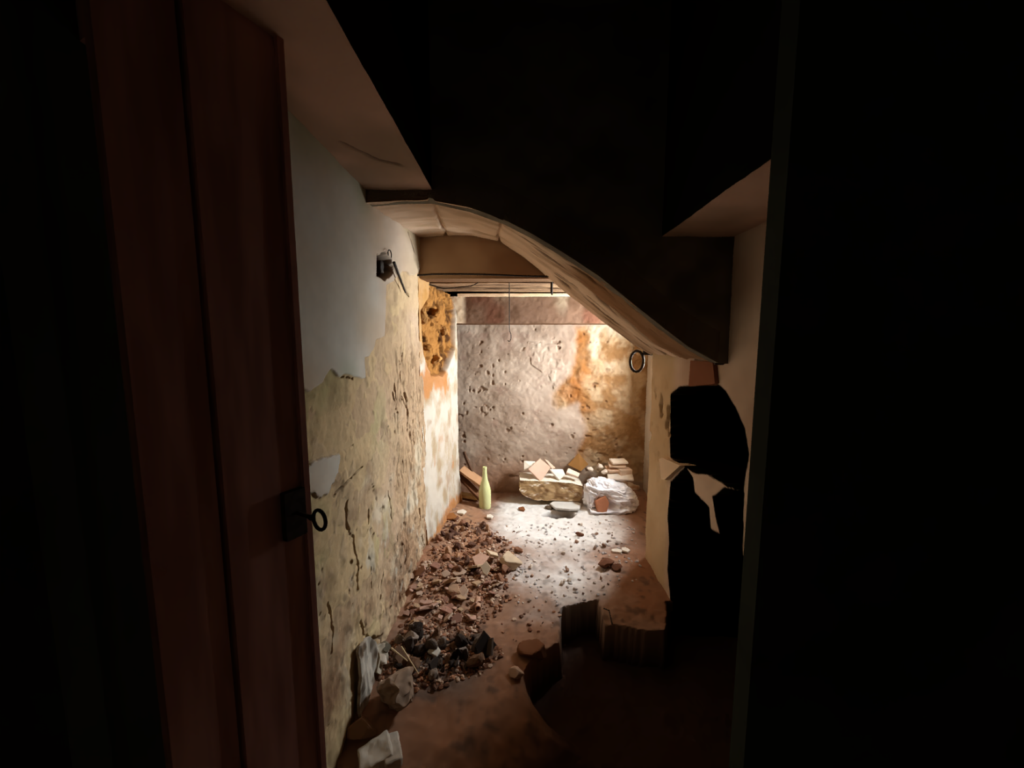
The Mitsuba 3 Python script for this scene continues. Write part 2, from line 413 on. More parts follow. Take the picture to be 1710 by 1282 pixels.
for k, (t, z, a, b, rr) in enumerate([(0.114, 1.456) + (0.05, 0.075, 0.3), (0.367, 1.493) + (0.05, 0.03, -0.4), (0.322, 1.186) + (0.06, 0.032, 0.2), (0.507, 1.379) + (0.035, 0.05, 0.1), (0.154, 1.274) + (0.045, 0.03, -0.2)]):
    r = rock(410 + k, 0.05, a, b, 3, 14, 0.5)
    part('wall_left_reveal', 'stone', moved(r, (J0[0] + JD[0] * t - 0.032, J0[1] + JD[1] * t, z), rx=rr, rz=-0.1), 'painted', lin([(150, 108, 64), (136, 92, 48), (170, 126, 78)][k % 3]), True)

# ------------------------------------------------------------------ back wall
bx, bz = grid(-0.95, 1.47, -0.1, 1.5, 0.0055)
d = 0.014 * noise2(bx, bz, 0.3, 50, 3) + 0.007 * noise2(bx, bz, 0.07, 51, 4) + 0.004 * noise2(bx, bz, 0.025, 52, 3)
warp = 0.05 * noise2(bx, bz, 0.12, 53, 4)
STAIN = [(0.469, 1.428), (0.724, 1.442), (1.170, 1.354), (1.272, 0.129), (0.708, 0.126), (0.498, 0.337), (0.570, 0.547), (0.515, 0.778), (0.315, 0.701), (0.297, 0.880), (0.426, 1.031), (0.458, 1.206)]
st = sstep(-0.02, 0.05, inside(bx + warp, bz + warp, STAIN))
FLAKE = [(0.084, 1.305), (0.357, 1.280), (0.434, 1.156), (0.412, 0.956), (0.312, 0.905), (0.261, 1.031), (0.110, 1.106)]
flk = sstep(0, 0.006, inside(bx + 0.6 * warp, bz + 0.6 * warp, FLAKE))
d = d + 0.006 * flk * sstep(-0.2, 0.3, noise2(bx, bz, 0.05, 48, 2)) - 0.008 * st + 0.016 * st * noise2(bx, bz, 0.09, 54, 4) + 0.010 * st * noise2(bx, bz, 0.03, 34, 3)
pit = sstep(0.42, 0.62, noise2(bx, bz, 0.05, 55, 3))
d = d - 0.012 * pit
front = np.stack([bx, YK - d, bz], -1)
sv, sf, sb = solid_sheet(front, np.stack([bx, np.full_like(bx, YK + 0.3), bz], -1))
c = mixc(lin((142, 122, 106)), lin((166, 148, 132)), sstep(-0.3, 0.4, noise2(bx, bz, 0.2, 56, 4)))
c = mixc(c, lin((134, 108, 94)), 0.6 * sstep(0.1, 0.5, noise2(bx, bz, 0.09, 57, 4)))
c = mixc(c, lin((146, 108, 84)), 0.8 * sstep(0.42, 0.1, bz + warp) * sstep(0.5, 0.1, bx))
oc = mixc(lin((122, 90, 58)), lin((150, 126, 98)), sstep(-0.25, 0.3, noise2(bx, bz, 0.11, 58, 4)))
streak = np.exp(-((bx - 0.50 - 0.5 * warp) / 0.10) ** 2) + 0.6 * np.exp(-(((bx - 0.36 - warp) / 0.06) ** 2 + ((bz - 0.85) / 0.12) ** 2))
oc = mixc(oc, lin((134, 84, 42)), np.clip(streak, 0, 1) * sstep(-0.4, 0.2, noise2(bx, bz, 0.15, 49, 3)) * 0.9)
oc = mixc(oc, lin((164, 150, 128)), sstep(0.0, 0.3, noise2(bx * 1.4, bz, 0.18, 59, 4)) * sstep(1.0, 1.2, bz) * sstep(0.55, 0.65, bx))
c = mixc(c, oc, st)
c = mixc(c, lin((110, 82, 64)), 0.5 * pit)
cc = np.vstack([c.reshape(-1, 3), np.broadcast_to(lin((150, 130, 110)), (len(sv) - bx.size, 3))])
structure('wall_back', (sv, np.vstack([sf, sb])), 'painted', cc, True, 'pitted pinkish plaster back wall with an ochre stain on its right')

# beam along the top of the back wall, plastered and patchy
ux, uz = grid(-0.72, 1.47, 1.442, 1.645, 0.006)
d = 0.006 * noise2(ux, uz, 0.15, 60, 3) + 0.003 * noise2(ux, uz, 0.03, 61, 3)
sv, sf, sb = solid_sheet(np.stack([ux, 2.98 - d, uz + 0.004 * noise2(ux, uz * 0, 0.1, 62, 3)], -1), np.stack([ux, np.full_like(ux, YK + 0.2), uz], -1))
c = mixc(lin((112, 88, 72)), lin((146, 130, 110)), sstep(-0.05, 0.1, noise2(ux, uz * 0.5, 0.35, 63, 2)))
c = mixc(c, lin((96, 58, 44)), 0.7 * sstep(0.25, 0.4, noise2(ux, uz, 0.3, 64, 2)) )
c = mixc(c, lin((80, 56, 40)), 0.6 * sstep(0.15, 0.5, noise2(ux, uz, 0.06, 65, 3)))
c = mixc(c, lin((220, 200, 172)), sstep(-0.38, -0.43, ux))
cc = np.vstack([c.reshape(-1, 3), np.broadcast_to(lin((110, 84, 66)), (len(sv) - ux.size, 3))])
structure('trim_1', (sv, np.vstack([sf, sb])), 'painted', cc, True, 'patchy plastered beam along the top of the back wall')

# board ceiling of the back room
structure('ceiling_back', box(-0.9, 1.75, 2.32, 3.5, 1.72, 1.8), 'dark_wood', text='low ceiling of the back room carrying rough boards')
ys = [2.335, 2.50, 2.66, 2.80, 2.975]
for k in range(4):
    b = rough_box(2.2, ys[k + 1] - ys[k] - 0.016, 0.03, 0.05, 0.004, 70 + k, 0.08, 0.004)
    part('ceiling_back', 'board', moved(b, (0.36, (ys[k] + ys[k + 1]) / 2, 1.70 - 0.012 * (k % 2)), ry=0.004 * (k - 1)), 'old_wood')
b = thing('batten', moved(rough_box(1.9, 0.03, 0.022, 0.03, 0.002, 75, 0.05, 0.003), (0.5, 2.955, 1.654)), 'pale thin batten along the upper edge of the plastered beam', 'batten', 'painted', lin((226, 196, 160)))

# ------------------------------------------------------------------ stair arch
NEAR = [(-0.60, 1.815), (-0.566, 1.797), (-0.436, 1.807), (-0.318, 1.809), (-0.179, 1.779), (-0.050, 1.734), (0.058, 1.681), (0.166, 1.618), (0.298, 1.534), (0.431, 1.431), (0.544, 1.344), (0.635, 1.278), (0.748, 1.218)]
FAR = [(-0.60, 1.93), (-0.637, 1.879), (-0.577, 1.879), (-0.443, 1.892), (-0.243, 1.885), (-0.104, 1.855), (0.016, 1.774), (0.140, 1.676), (0.275, 1.571), (0.412, 1.465), (0.550, 1.364), (0.654, 1.283), (0.748, 1.229)]


def resample(line, n):
    p = np.asarray(line, float)
    s = np.r_[0, np.cumsum(np.hypot(*np.diff(p, axis=0).T))]
    t = np.linspace(0, s[-1], n)
    return np.c_[np.interp(t, s, p[:, 0]), np.interp(t, s, p[:, 1])]


na, nb = 300, 150
n1 = 130                                       # the flat length, up to the break; then the sloping length
A = np.vstack([resample(NEAR[:6], n1), resample(NEAR[5:], na - n1 + 1)[1:]])
B = np.vstack([resample(FAR[:6], n1), resample(FAR[5:], na - n1 + 1)[1:]])
w = np.linspace(0, 1, nb)[None, :, None]
P = A[:, None] * (1 - w) + B[:, None] * w
sx = np.r_[0, np.cumsum(np.hypot(*np.diff(A, axis=0).T))][:, None] + 0 * w[..., 0]
sy = YA + (YB - YA) * w[..., 0] + 0 * sx
d = 0.010 * noise2(sx, sy, 0.25, 80, 3) + 0.012 * noise2(sx * 0.25, sy, 0.05, 81, 4)
joint = float(sx[n1 - 1, 0])                                   # the break between the flat and the sloping length
fis = sstep(0.30, 0.42, noise2(sx * 0.16, sy, 0.030, 82, 3)) * (sx > joint + 0.05)
d = d - 0.012 * np.exp(-((w[..., 0] - 0.46 + 0.10 * noise2(sx, sy, 0.2, 86)) / 0.014) ** 2) * sstep(0.75, 0.95, sx)
d = d - 0.009 * fis - 0.02 * np.exp(-((sx - joint - 0.02 * noise2(sy, sy * 0, 0.1, 83)) / 0.006) ** 2) - 0.008 * (sx > joint)
d = d - 0.02 * np.exp(-((sx - 0.30 - 0.03 * noise2(sy, sy * 0, 0.15, 84)) / 0.008) ** 2)
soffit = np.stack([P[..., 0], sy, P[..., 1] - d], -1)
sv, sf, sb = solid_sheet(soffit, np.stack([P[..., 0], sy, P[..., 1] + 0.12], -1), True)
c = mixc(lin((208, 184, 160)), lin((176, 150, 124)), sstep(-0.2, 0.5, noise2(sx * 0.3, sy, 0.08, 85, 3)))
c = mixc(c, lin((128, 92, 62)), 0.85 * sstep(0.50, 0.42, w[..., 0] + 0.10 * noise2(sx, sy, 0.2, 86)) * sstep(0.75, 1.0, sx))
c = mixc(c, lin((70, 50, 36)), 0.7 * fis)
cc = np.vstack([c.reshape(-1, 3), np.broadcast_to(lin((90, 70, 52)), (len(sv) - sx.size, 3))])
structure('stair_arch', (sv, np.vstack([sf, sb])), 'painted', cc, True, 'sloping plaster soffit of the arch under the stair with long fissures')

# wall above the arch, facing the door, and header behind it
top = [(x, z + 0.004) for x, z in A]
poly = Polygon([(-0.62, 2.72)] + [(-0.62, top[0][1])] + top + [(0.86, 1.215), (0.86, 2.72)])
sp = trimesh.creation.extrude_polygon(poly, 0.06, engine='earcut')
sp.apply_transform(np.array([[1, 0, 0, 0], [0, 0, 1, YA], [0, 1, 0, 0], [0, 0, 0, 1.0]]))
structure('wall_front', sp, 'dark_wall', text='dark wall above the stair arch')
hx, hz_ = grid(-0.75, 1.15, 1.655, 2.1, 0.01)
hd = 0.008 * noise2(hx, hz_, 0.3, 95, 3) + 0.003 * noise2(hx, hz_, 0.04, 96, 3)
sv, sf, sb = solid_sheet(np.stack([hx, 2.21 - hd * 0.6, hz_], -1), np.stack([hx, np.full_like(hx, 2.33), hz_], -1))
c = mixc(lin((150, 116, 88)), lin((176, 146, 116)), sstep(-0.3, 0.4, noise2(hx, hz_, 0.25, 97, 3)))
cc = np.vstack([c.reshape(-1, 3), np.broadcast_to(lin((120, 92, 70)), (len(sv) - hx.size, 3))])
structure('wall_header', (sv, np.vstack([sf, sb])), 'painted', cc, True, text='brown header over the opening of the back room')

# lowered strips of ceiling left and right of the dark stairwell
for name, x0, x1, z0, text in (('ceiling_left', -0.62, -0.303, 1.84, 'lowered plaster ceiling strip along the left wall'), ('ceiling_right', 0.52, 0.95, 1.674, 'lowered plaster ceiling strip along the right wall')):
    qx, qy = grid(x0, x1, 0.652, 1.44, 0.008)
    d = 0.006 * noise2(qx, qy, 0.2, 90, 3) + 0.002 * noise2(qx, qy, 0.03, 91, 3)
    ck = np.exp(-(seg_dist(qx, qy, [(-0.48, 1.1), (-0.42, 1.2), (-0.36, 1.24)]) / 0.004) ** 2)
    sv, sf, sb = solid_sheet(np.stack([qx, qy, z0 + d + 0.008 * ck], -1), np.stack([qx, qy, np.full_like(qx, 2.72)], -1))
    c = mixc(lin((196, 164, 146)), lin((156, 134, 116)), sstep(-0.2, 0.4, noise2(qx, qy, 0.3, 92, 3)))
    c = mixc(c, lin((60, 46, 38)), 0.8 * ck)
    cc = np.vstack([c.reshape(-1, 3), np.broadcast_to(lin((22, 20, 18)), (len(sv) - qx.size, 3))])  # sides blackened, painting in the shade of the stairwell
    structure(name, (sv, np.vstack([sf, sb])), 'painted', cc, True, text)

# ------------------------------------------------------------------ right wall with the broken black hole
wy, wz = grid(0.66, 2.21, -0.24, 1.72, 0.005)
wob = 0.006 * noise2(wy, wz, 0.06, 100, 3)
UPPER = [(1.892, 0.726), (1.927, 1.033), (1.839, 1.080), (1.641, 1.111), (1.514, 1.136), (1.437, 1.115), (1.360, 1.064), (1.298, 1.002), (1.269, 0.927), (1.282, 0.860), (1.286, 0.796), (1.378, 0.778), (1.515, 0.771), (1.627, 0.738), (1.721, 0.733), (1.826, 0.723)]
LOWER = [(1.877, 0.594), (1.720, 0.722), (1.651, 0.702), (1.628, 0.645), (1.500, 0.632), (1.481, 0.547), (1.400, 0.562), (1.438, 0.620), (1.463, 0.687), (1.388, 0.756), (1.281, 0.785), (1.270, 0.563), (1.238, 0.554), (1.212, 0.442), (1.2, -0.2), (1.78, -0.2), (1.815, -0.022), (1.828, 0.027), (1.871, 0.127), (1.857, 0.278), (1.893, 0.397)]
hu = sstep(-0.002, 0.004, inside(wy + wob, wz + wob, UPPER))
hl = sstep(-0.002, 0.004, inside(wy + wob, wz + wob, LOWER))
hole = np.maximum(hu, hl)
pil = sstep(1.85, 1.95, wy)
pz_ = sstep(0.15, 0.4, noise2(wy, wz * 0.6, 0.05, 101, 3)) * pil * np.exp(-((wz - 0.88) / 0.14) ** 2)
d = 0.008 * noise2(wy, wz, 0.4, 102, 3) + 0.002 * noise2(wy, wz, 0.03, 103, 3) - 0.03 * pz_ + 0.006 * noise2(wy, wz, 0.08, 104, 3) * pil
front = np.stack([XR - d + hole * 0.50, wy, wz], -1)
sv, sf, sb = solid_sheet(front, np.stack([np.full_like(d, 1.40), wy, wz], -1))
c = mixc(lin((206, 184, 164)), lin((180, 154, 134)), sstep(-0.2, 0.5, noise2(wy, wz, 0.25, 105, 3)))
c = mixc(c, lin((186, 160, 118)), pil * 0.7)
c = mixc(c, lin((80, 56, 40)), 0.7 * pz_)
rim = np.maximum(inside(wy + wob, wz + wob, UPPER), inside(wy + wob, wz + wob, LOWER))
c = mixc(c, lin((11, 9, 8)), sstep(-0.011, -0.005, rim))  # inside of the hole painted black in place of its deep shade
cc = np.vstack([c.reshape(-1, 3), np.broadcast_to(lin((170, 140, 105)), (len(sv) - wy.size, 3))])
structure('wall_right', (sv, np.vstack([sf, sb])), 'painted', cc, True, 'plastered right wall with a large hole broken into it, its shade painted black')


def wall_piece(outline, x0, x1, seed, amp=0.003):
    """A piece of broken wall with this outline (y, z), from x0 to x1."""
    m = trimesh.creation.extrude_polygon(Polygon(outline), x1 - x0, engine='earcut')
    m.apply_transform(np.array([[0, 0, 1, x0], [1, 0, 0, 0], [0, 1, 0, 0], [0, 0, 0, 1.0]]))
    return m


part('wall_right', 'broken_brick', wall_piece([(1.991, 0.683), (1.944, 0.704), (1.727, 0.734), (1.901, 0.601), (1.947, 0.588)], 0.755, 0.83, 1), 'painted', lin((214, 190, 160)), text='pale broken corner jutting into the black hole')
part('wall_right', 'impost', wall_piece([(1.703, 1.219), (1.510, 1.223), (1.483, 1.141), (1.518, 1.133), (1.708, 1.104)], 0.766, 0.86, 2), 'painted', lin((128, 86, 66)), text='reddish impost stone under the foot of the arch')

# ------------------------------------------------------------------ the dark room with the camera, and the outer shell
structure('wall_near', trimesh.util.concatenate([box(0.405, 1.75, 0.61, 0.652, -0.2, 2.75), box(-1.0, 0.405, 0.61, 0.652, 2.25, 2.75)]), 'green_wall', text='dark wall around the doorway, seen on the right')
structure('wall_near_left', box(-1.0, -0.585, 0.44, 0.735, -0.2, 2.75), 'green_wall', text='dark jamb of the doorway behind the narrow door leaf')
structure('floor_near', box(-1.0, 1.6, -1.25, 0.62, -0.2, -0.005), 'bounce_white', text='floor before the doorway whitened to bounce light')
structure('ceiling', box(-1.15, 1.75, -1.3, 2.6, 2.7, 2.85), 'dark_wall', text='dark ceiling over the doorway and stairwell')
structure('wall_left_outer', box(-1.15, -0.9, -1.3, 3.5, -0.25, 2.8), 'bounce_white', text='outer wall on the left')
structure('wall_back_outer', box(-1.15, 1.75, 3.44, 3.7, -0.25, 2.8), 'dark_wall', text='outer wall behind the back room')
structure('wall_behind', box(-1.15, 1.75, -1.45, -1.25, -0.25, 2.8), 'bounce_white', text='wall behind the doorway room')
WX, WY0, WY1, WZ0, WZ1 = 1.09, 2.38, 2.765, 0.98, 1.46
side = trimesh.util.concatenate([box(1.36, 1.75, -1.3, WY0, -0.25, 2.8), box(WX, WX + 0.16, 2.205, WY0, -0.25, 1.9), box(WX, WX + 0.16, WY1, 3.6, -0.25, 1.9),
                                 box(WX, WX + 0.16, WY0, WY1, -0.25, WZ0), box(WX, WX + 0.16, WY0, WY1, WZ1, 1.9)])
structure('wall_right_outer', side, 'painted', lin((200, 188, 172)), text='outer wall on the right with the window of the back room')
fx = WX + 0.085
fr = trimesh.util.concatenate([box(fx, fx + 0.04, WY0, WY0 + 0.025, WZ0, WZ1), box(fx, fx + 0.04, WY1 - 0.025, WY1, WZ0, WZ1), box(fx, fx + 0.04, WY0, WY1, WZ1 - 0.025, WZ1), box(fx, fx + 0.04, WY0, WY1, WZ0, WZ0 + 0.025)])
structure('window_1', fr, 'dark_wood', text='small window with a frosted pane in the right wall of the back room')
pane = box(fx + 0.015, fx + 0.021, WY0 + 0.02, WY1 - 0.02, WZ0 + 0.02, WZ1 - 0.02)
part('window_1', 'pane', pane, 'bounce_white')
scene['window_1__pane']['emitter'] = {'type': 'area', 'radiance': {'type': 'rgb', 'value': PANE_RADIANCE}}
structure('wall_passage_block', box(0.9, 1.5, 0.6, 2.19, 1.72, 2.75), 'dark_wall', text='masonry over the right wall')
structure('wall_upper_back', box(-1.0, 1.6, 2.25, 2.6, 1.9, 2.8), 'dark_wall', text='masonry over the header')

# ------------------------------------------------------------------ the door leaf with its key
E0 = np.array([-0.432, 0.75])                   # free edge
DD = np.array([-0.44, -0.90]) / np.hypot(0.44, 0.90)
DN = np.array([-DD[1], DD[0]])                  # normal of the face we see
if DN[0] < 0:
    DN = -DN


def leaf(t0, t1, z0, z1, h0, h1):
    """A board of the leaf: t along the leaf from the free edge, h outwards from its face."""
    m = trimesh.creation.box((t1 - t0, h1 - h0, z1 - z0))
    b = 0.002
    m.apply_translation(((t0 + t1) / 2, (h0 + h1) / 2, (z0 + z1) / 2))
    M = np.eye(4)
    M[:2, 0], M[:2, 1] = DD, DN
    M[:2, 3] = E0
    if np.linalg.det(M) < 0:
        m.invert()
    m.apply_transform(M)
    return m


door = 'door_1'
label(door, 'dark reddish wooden door leaf standing ajar on the left with a key in it', kind='structure')
for k, (a, b, h) in enumerate([(0.0, 0.145, 0.0), (0.152, 0.245, -0.008)]):
    part(door, 'board', leaf(a, b, 0.02, 2.12, -0.034, h), 'door_wood')
part(door, 'edge_bead', leaf(-0.004, 0.008, 0.02, 2.12, -0.03, 0.010), 'door_wood', text='narrow raised bead along the free edge')
part(door, 'rail', leaf(0.0, 0.245, 0.2, 0.34, -0.055, -0.034), 'door_wood')
part(door, 'rail', leaf(0.0, 0.245, 1.7, 1.84, -0.055, -0.034), 'door_wood')
KZ = 0.966
lk = part(door, 'lock_case', leaf(0.010, 0.052, KZ - 0.05, KZ + 0.045, 0.0, 0.014), 'iron', text='black iron lock case')


def dp(t, h, z):
    q = E0 + DD * t + DN * h
    return (q[0], q[1], z)


bow = [dp(0.030 + 0.0, 0.081 + 0.017 * math.cos(a), KZ + 0.019 * math.sin(a)) for a in np.linspace(0, 2 * math.pi, 33)]
key = thing('key', None, 'old iron key with a ring bow standing in the lock of the dark door', 'key')
part(key, 'bow', tube(bow, 0.0035, 8), 'iron', smooth=40)
part(key, 'shaft', tube([dp(0.030, 0.0, KZ), dp(0.030, 0.03, KZ), dp(0.030, 0.064, KZ)], [0.0036, 0.0036, 0.0042], 10), 'iron', smooth=40)
part(key, 'collar', tube([dp(0.030, 0.055, KZ), dp(0.030, 0.058, KZ), dp(0.030, 0.061, KZ)], [0.0055, 0.0062, 0.0055], 10), 'iron', smooth=40)

# ------------------------------------------------------------------ things fixed to the walls
# iron pintle with a wire loop, in its hole on the left wall
pz0 = (1.613, 1.609)
pin = thing('wall_hook', None, 'rusty iron hook with a wire loop set in a dark hole in the left wall', 'hook')
part(pin, 'plate', moved(rough_box(0.02, 0.035, 0.05, 0.01, 0.006, 200, 0.02), (XL - 0.012, pz0[0], pz0[1])), 'iron', smooth=40)
q = (1.634, 1.663)
part(pin, 'wire_loop', tube([(XL + 0.022, q[0] + 0.022 * math.cos(a), q[1] + 0.016 * math.sin(a)) for a in np.linspace(-0.6, 3.7, 20)], 0.0022, 6), 'iron')
q0, q1 = (1.660, 1.635), (1.852, 1.535)
part(pin, 'peg', tube([(XL + 0.03, q0[0], q0[1]), (XL + 0.02, q1[0], q1[1])], [0.006, 0.004], 8), 'iron')

# rod along the foot of the header
r0, r1 = (-0.608, 1.673), (0.221, 1.661)
pts = [(r0[0] + (r1[0] - r0[0]) * t, 2.17 + 0.008 * math.sin(9 * t), r0[1] + (r1[1] - r0[1]) * t + 0.008 * math.sin(4 * t) * (1 - t) + 0.010 * min(1, t * 6) - 0.010) for t in np.linspace(0, 1, 30)]
thing('iron_rod', tube(pts, 0.005, 8), 'thin rusty iron rod along the foot of the brown header', 'rod', 'iron')
w0 = (-0.047, 1.687)
w1 = (-0.047, 1.394)
pts = [(w0[0], 2.34, w0[1]), (w0[0] + 0.002, 2.34, (w0[1] + w1[1]) / 2), (w1[0] + 0.001, 2.34, w1[1])]
hz = w1[1]
pts += [(w1[0] + 0.012 * math.sin(a), 2.34, hz - 0.03 - 0.03 * (1 - math.cos(a)) ) for a in np.linspace(0.3, 3.9, 12)]
thing('wire_hook', tube(pts, 0.0022, 6), 'thin wire with a hooked end hanging from the board ceiling', 'wire', 'iron')
q = (0.207, 1.630)
thing('ceiling_nail', tube([(q[0], 2.34, q[1] + 0.05), (q[0], 2.34, q[1] - 0.03), (q[0] + 0.004, 2.345, q[1] - 0.05)], [0.007, 0.007, 0.004], 8), 'short thick iron nail sticking down from the boards beside the sloping arch', 'nail', 'iron')
q = (-0.246, 1.634)
thing('ceiling_wire', tube([(q[0] - 0.36, 2.36, q[1] + 0.035), (q[0] - 0.2, 2.37, q[1] - 0.012), (q[0] - 0.03, 2.36, q[1] + 0.002), (q[0] + 0.01, 2.36, q[1] + 0.02), (q[0] + 0.012, 2.36, q[1] + 0.06)], 0.003, 6),
      'loose dark wire sagging under the boards near the broken reveal', 'wire', 'iron')
q = (0.697, 1.189)
ring = thing('wall_ring', None, 'black iron ring hanging from a staple at the edge of the right pillar', 'ring')
part(ring, 'ring', tube([(q[0] + 0.038 * math.cos(a), 2.235, q[1] + 0.060 * math.sin(a)) for a in np.linspace(0, 2 * math.pi, 33)], 0.008, 8), 'iron', smooth=40)
part(ring, 'staple', moved(rough_box(0.06, 0.03, 0.045, 0.01, 0.004, 205, 0.02), (0.76, 2.232, q[1] + 0.058)), 'iron', smooth=40)
q = (1.461, 1.219)
thing('pintle', tube([(XR + 0.02, q[0], q[1]), (XR - 0.03, q[0], q[1]), (XR - 0.03, q[0] - 0.004, q[1] + 0.01)], [0.006, 0.005, 0.004], 8), 'small iron stud at the right end of the arch', 'stud', 'iron')

# ------------------------------------------------------------------ things against the back wall
scene['bottle_glass'] = {'type': 'twosided', 'bsdf': {'type': 'principled', 'base_color': {'type': 'rgb', 'value': [float(x) for x in lin((200, 202, 146))]}, 'roughness': 0.28, 'specular': 0.5, 'clearcoat': 0.4}}
prof = [(0.0, 0.0), (0.036, 0.0), (0.0395, 0.006), (0.041, 0.03), (0.0425, 0.10), (0.042, 0.135), (0.037, 0.17), (0.029, 0.20), (0.021, 0.23), (0.0160, 0.265), (0.0145, 0.30), (0.0145, 0.325)]
lip = [(0.0, 0.0), (0.0165, 0.0), (0.0172, 0.004), (0.0172, 0.012), (0.0150, 0.016), (0.010, 0.016), (0.0095, 0.004), (0.0, 0.004)]
b = (-0.248, 2.884)
bz_ = float(floor_h(b[0], b[1])) - 0.004
bottle = thing('bottle', None, 'pale green glass bottle standing on the earth before the back wall', 'bottle')
part(bottle, 'body', moved(trimesh.creation.revolve(np.array(prof) * [1.13, 1.0], sections=40), (b[0], b[1], bz_)), 'bottle_glass', smooth=35)
part(bottle, 'lip', moved(trimesh.creation.revolve(np.array(lip), sections=32), (b[0], b[1], bz_ + 0.318)), 'bottle_glass', smooth=35)

# broken roof tiles leaning in the left corner
terra, terra2 = lin((180, 138, 104)), lin((110, 76, 56))  # second tone is darkened to paint in the shade of the corner
for k, (p0, p1, wd, colr, text) in enumerate([
        ((-0.452, 0.253), (-0.274, 0.143), 0.10, terra, 'light terracotta slab leaning in the left corner, uppermost of the pile behind the bottle'),
        ((-0.490, 0.215), (-0.302, 0.051), 0.07, terra2, 'terracotta strip darkened for shade leaning in the left corner under the light slab'),
        ((-0.437, 0.379), (-0.350, 0.173), 0.025, lin((88, 66, 52)), 'dark narrow lath leaning upright in the left corner behind the slabs')]):
    y0, y1 = ((3.02, 2.98), (3.04, 2.96), (3.10, 3.06))[k]
    a, c_ = np.array([p0[0], y0, p0[1]]), np.array([p1[0], y1, p1[1]])
    ax = (c_ - a) / np.linalg.norm(c_ - a)
    side_ = np.array([0.15, 1.0, 0.25])
    side_ -= ax * (side_ @ ax)
    side_ /= np.linalg.norm(side_)
    M = np.eye(4)
    M[:3, 0], M[:3, 1], M[:3, 2], M[:3, 3] = ax, side_, np.cross(ax, side_), (a + c_) / 2 + side_ * wd * 0.3
    m = rough_box(np.linalg.norm(c_ - a) + 0.03, wd, 0.022, 0.02, 0.003, 210 + k, 0.04, 0.004)
    m.apply_transform(M)
    thing(['broken_slab', 'broken_slab', 'lath'][k], m, text, ['slab', 'slab', 'lath'][k], 'painted', colr)
m = moved(rough_box(0.20, 0.06, 0.028, 0.02, 0.003, 214, 0.05, 0.004), (*(-0.408, 3.030), 0.045), ry=0.12, rz=-0.1)
thing('wood_strip', m, 'pale strip of wood lying on the earth left of the bottle', 'strip', 'painted', lin((206, 170, 120)))

# thick chipped stone block
B0, B1 = (0.026, 3.060), (0.543, 3.066)
yb = 2.985
x0, x1 = (0.016, 0.112), (0.528, 0.115)
front_ = [(0.020, 0.207), (0.016, 0.122), (0.064, 0.068), (0.141, 0.038), (0.501, 0.030), (0.529, 0.075), (0.532, 0.159), (0.441, 0.184), (0.274, 0.198)]
blk = trimesh.creation.extrude_polygon(Polygon(front_), 0.20, engine='earcut')
blk.apply_transform(np.array([[1, 0, 0, 0], [0, 0, 1, 2.95], [0, 1, 0, 0], [0, 0, 0, 1.0]]))
vv, ff = trimesh.remesh.subdivide_to_size(blk.vertices, blk.faces, 0.012)
blk = trimesh.Trimesh(vv, ff)
blk.merge_vertices()
n_ = blk.vertex_normals
vv = blk.vertices
blk.vertices = vv + n_ * (0.012 * (meshkit.fbm(vv / 0.05, 4, 220) - 0.5) * 2 - 0.004)[:, None]
blk.vertices[:, 2] -= 0.0
cc = mixc(lin((176, 146, 108)), lin((136, 106, 76)), sstep(0.4, 0.65, meshkit.fbm(blk.vertices / 0.04, 3, 221)))
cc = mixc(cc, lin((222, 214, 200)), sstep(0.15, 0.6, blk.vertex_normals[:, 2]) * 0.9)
thing('stone_block', blk, 'thick chipped ochre stone block lying against the back wall under broken tiles', 'stone block', 'painted', cc, True)
ztop = front_[0][1]


def tile_between(name, c4, thick, colr, text, category, group=None, seed=0):
    """A flat broken tile whose front face has the four corners c4 (given in space)."""
    c4 = np.array(c4, float)
    n = np.cross(c4[1] - c4[0], c4[3] - c4[0])
    n /= np.linalg.norm(n)
    if n[1] < 0:
        n = -n
    n = n * thick
    mid = c4.mean(0)
    ins = c4 + (mid - c4) * 0.03
    v = np.vstack([ins, c4 + n * 0.2, c4 + n * 0.8, ins + n])
    f = [[0, 1, 2], [0, 2, 3], [12, 14, 13], [12, 15, 14]]
    for l in range(3):
        for i in range(4):
            j = (i + 1) % 4
            f += [[4 * l + i, 4 * l + 4 + j, 4 * l + j], [4 * l + i, 4 * l + 4 + i, 4 * l + 4 + j]]
    m = trimesh.Trimesh(v, f, process=False)
    m.fix_normals()
    return thing(name, m, text, category, 'painted', colr, group=group)


def at3(xz, y):
    return (xz[0], y, xz[1])


tile_between('broken_tile', [at3((0.193, 0.350), 3.07), at3((0.282, 0.278), 3.06), at3((0.194, 0.187), 2.975), at3((0.092, 0.287), 2.985)], 0.014, lin((200, 166, 146)), 'pinkish square tile leaning on top of the ochre stone block', 'tile')
tile_between('broken_tile', [at3((0.231, 0.330), 3.12), at3((0.256, 0.319), 3.12), at3((0.324, 0.263), 3.09), at3((0.294, 0.256), 3.08)], 0.014, lin((206, 180, 160)), 'narrow tile edge showing behind the pinkish square tile', 'tile')
tile_between('broken_tile', [at3((0.061, 0.313), 3.12), at3((0.156, 0.309), 3.12), at3((0.124, 0.285), 3.05), at3((0.060, 0.260), 3.05)], 0.02, lin((226, 216, 200)), 'pale plaster piece on the left end of the ochre stone block', 'tile')
tile_between('broken_tile', [at3((0.270, 0.269), 3.04), at3((0.380, 0.263), 3.06), at3((0.393, 0.238), 3.0), at3((0.343, 0.201), 2.98)], 0.02, lin((226, 222, 214)), 'white tile fragment lying right of the pinkish square tile', 'tile')
tile_between('broken_tile', [at3((0.523, 0.364), 3.165), at3((0.608, 0.275), 3.15), at3((0.535, 0.229), 3.10), at3((0.428, 0.276), 3.13)], 0.012, lin((132, 94, 54)), 'ochre tile leaning on its corner against the back wall', 'tile')
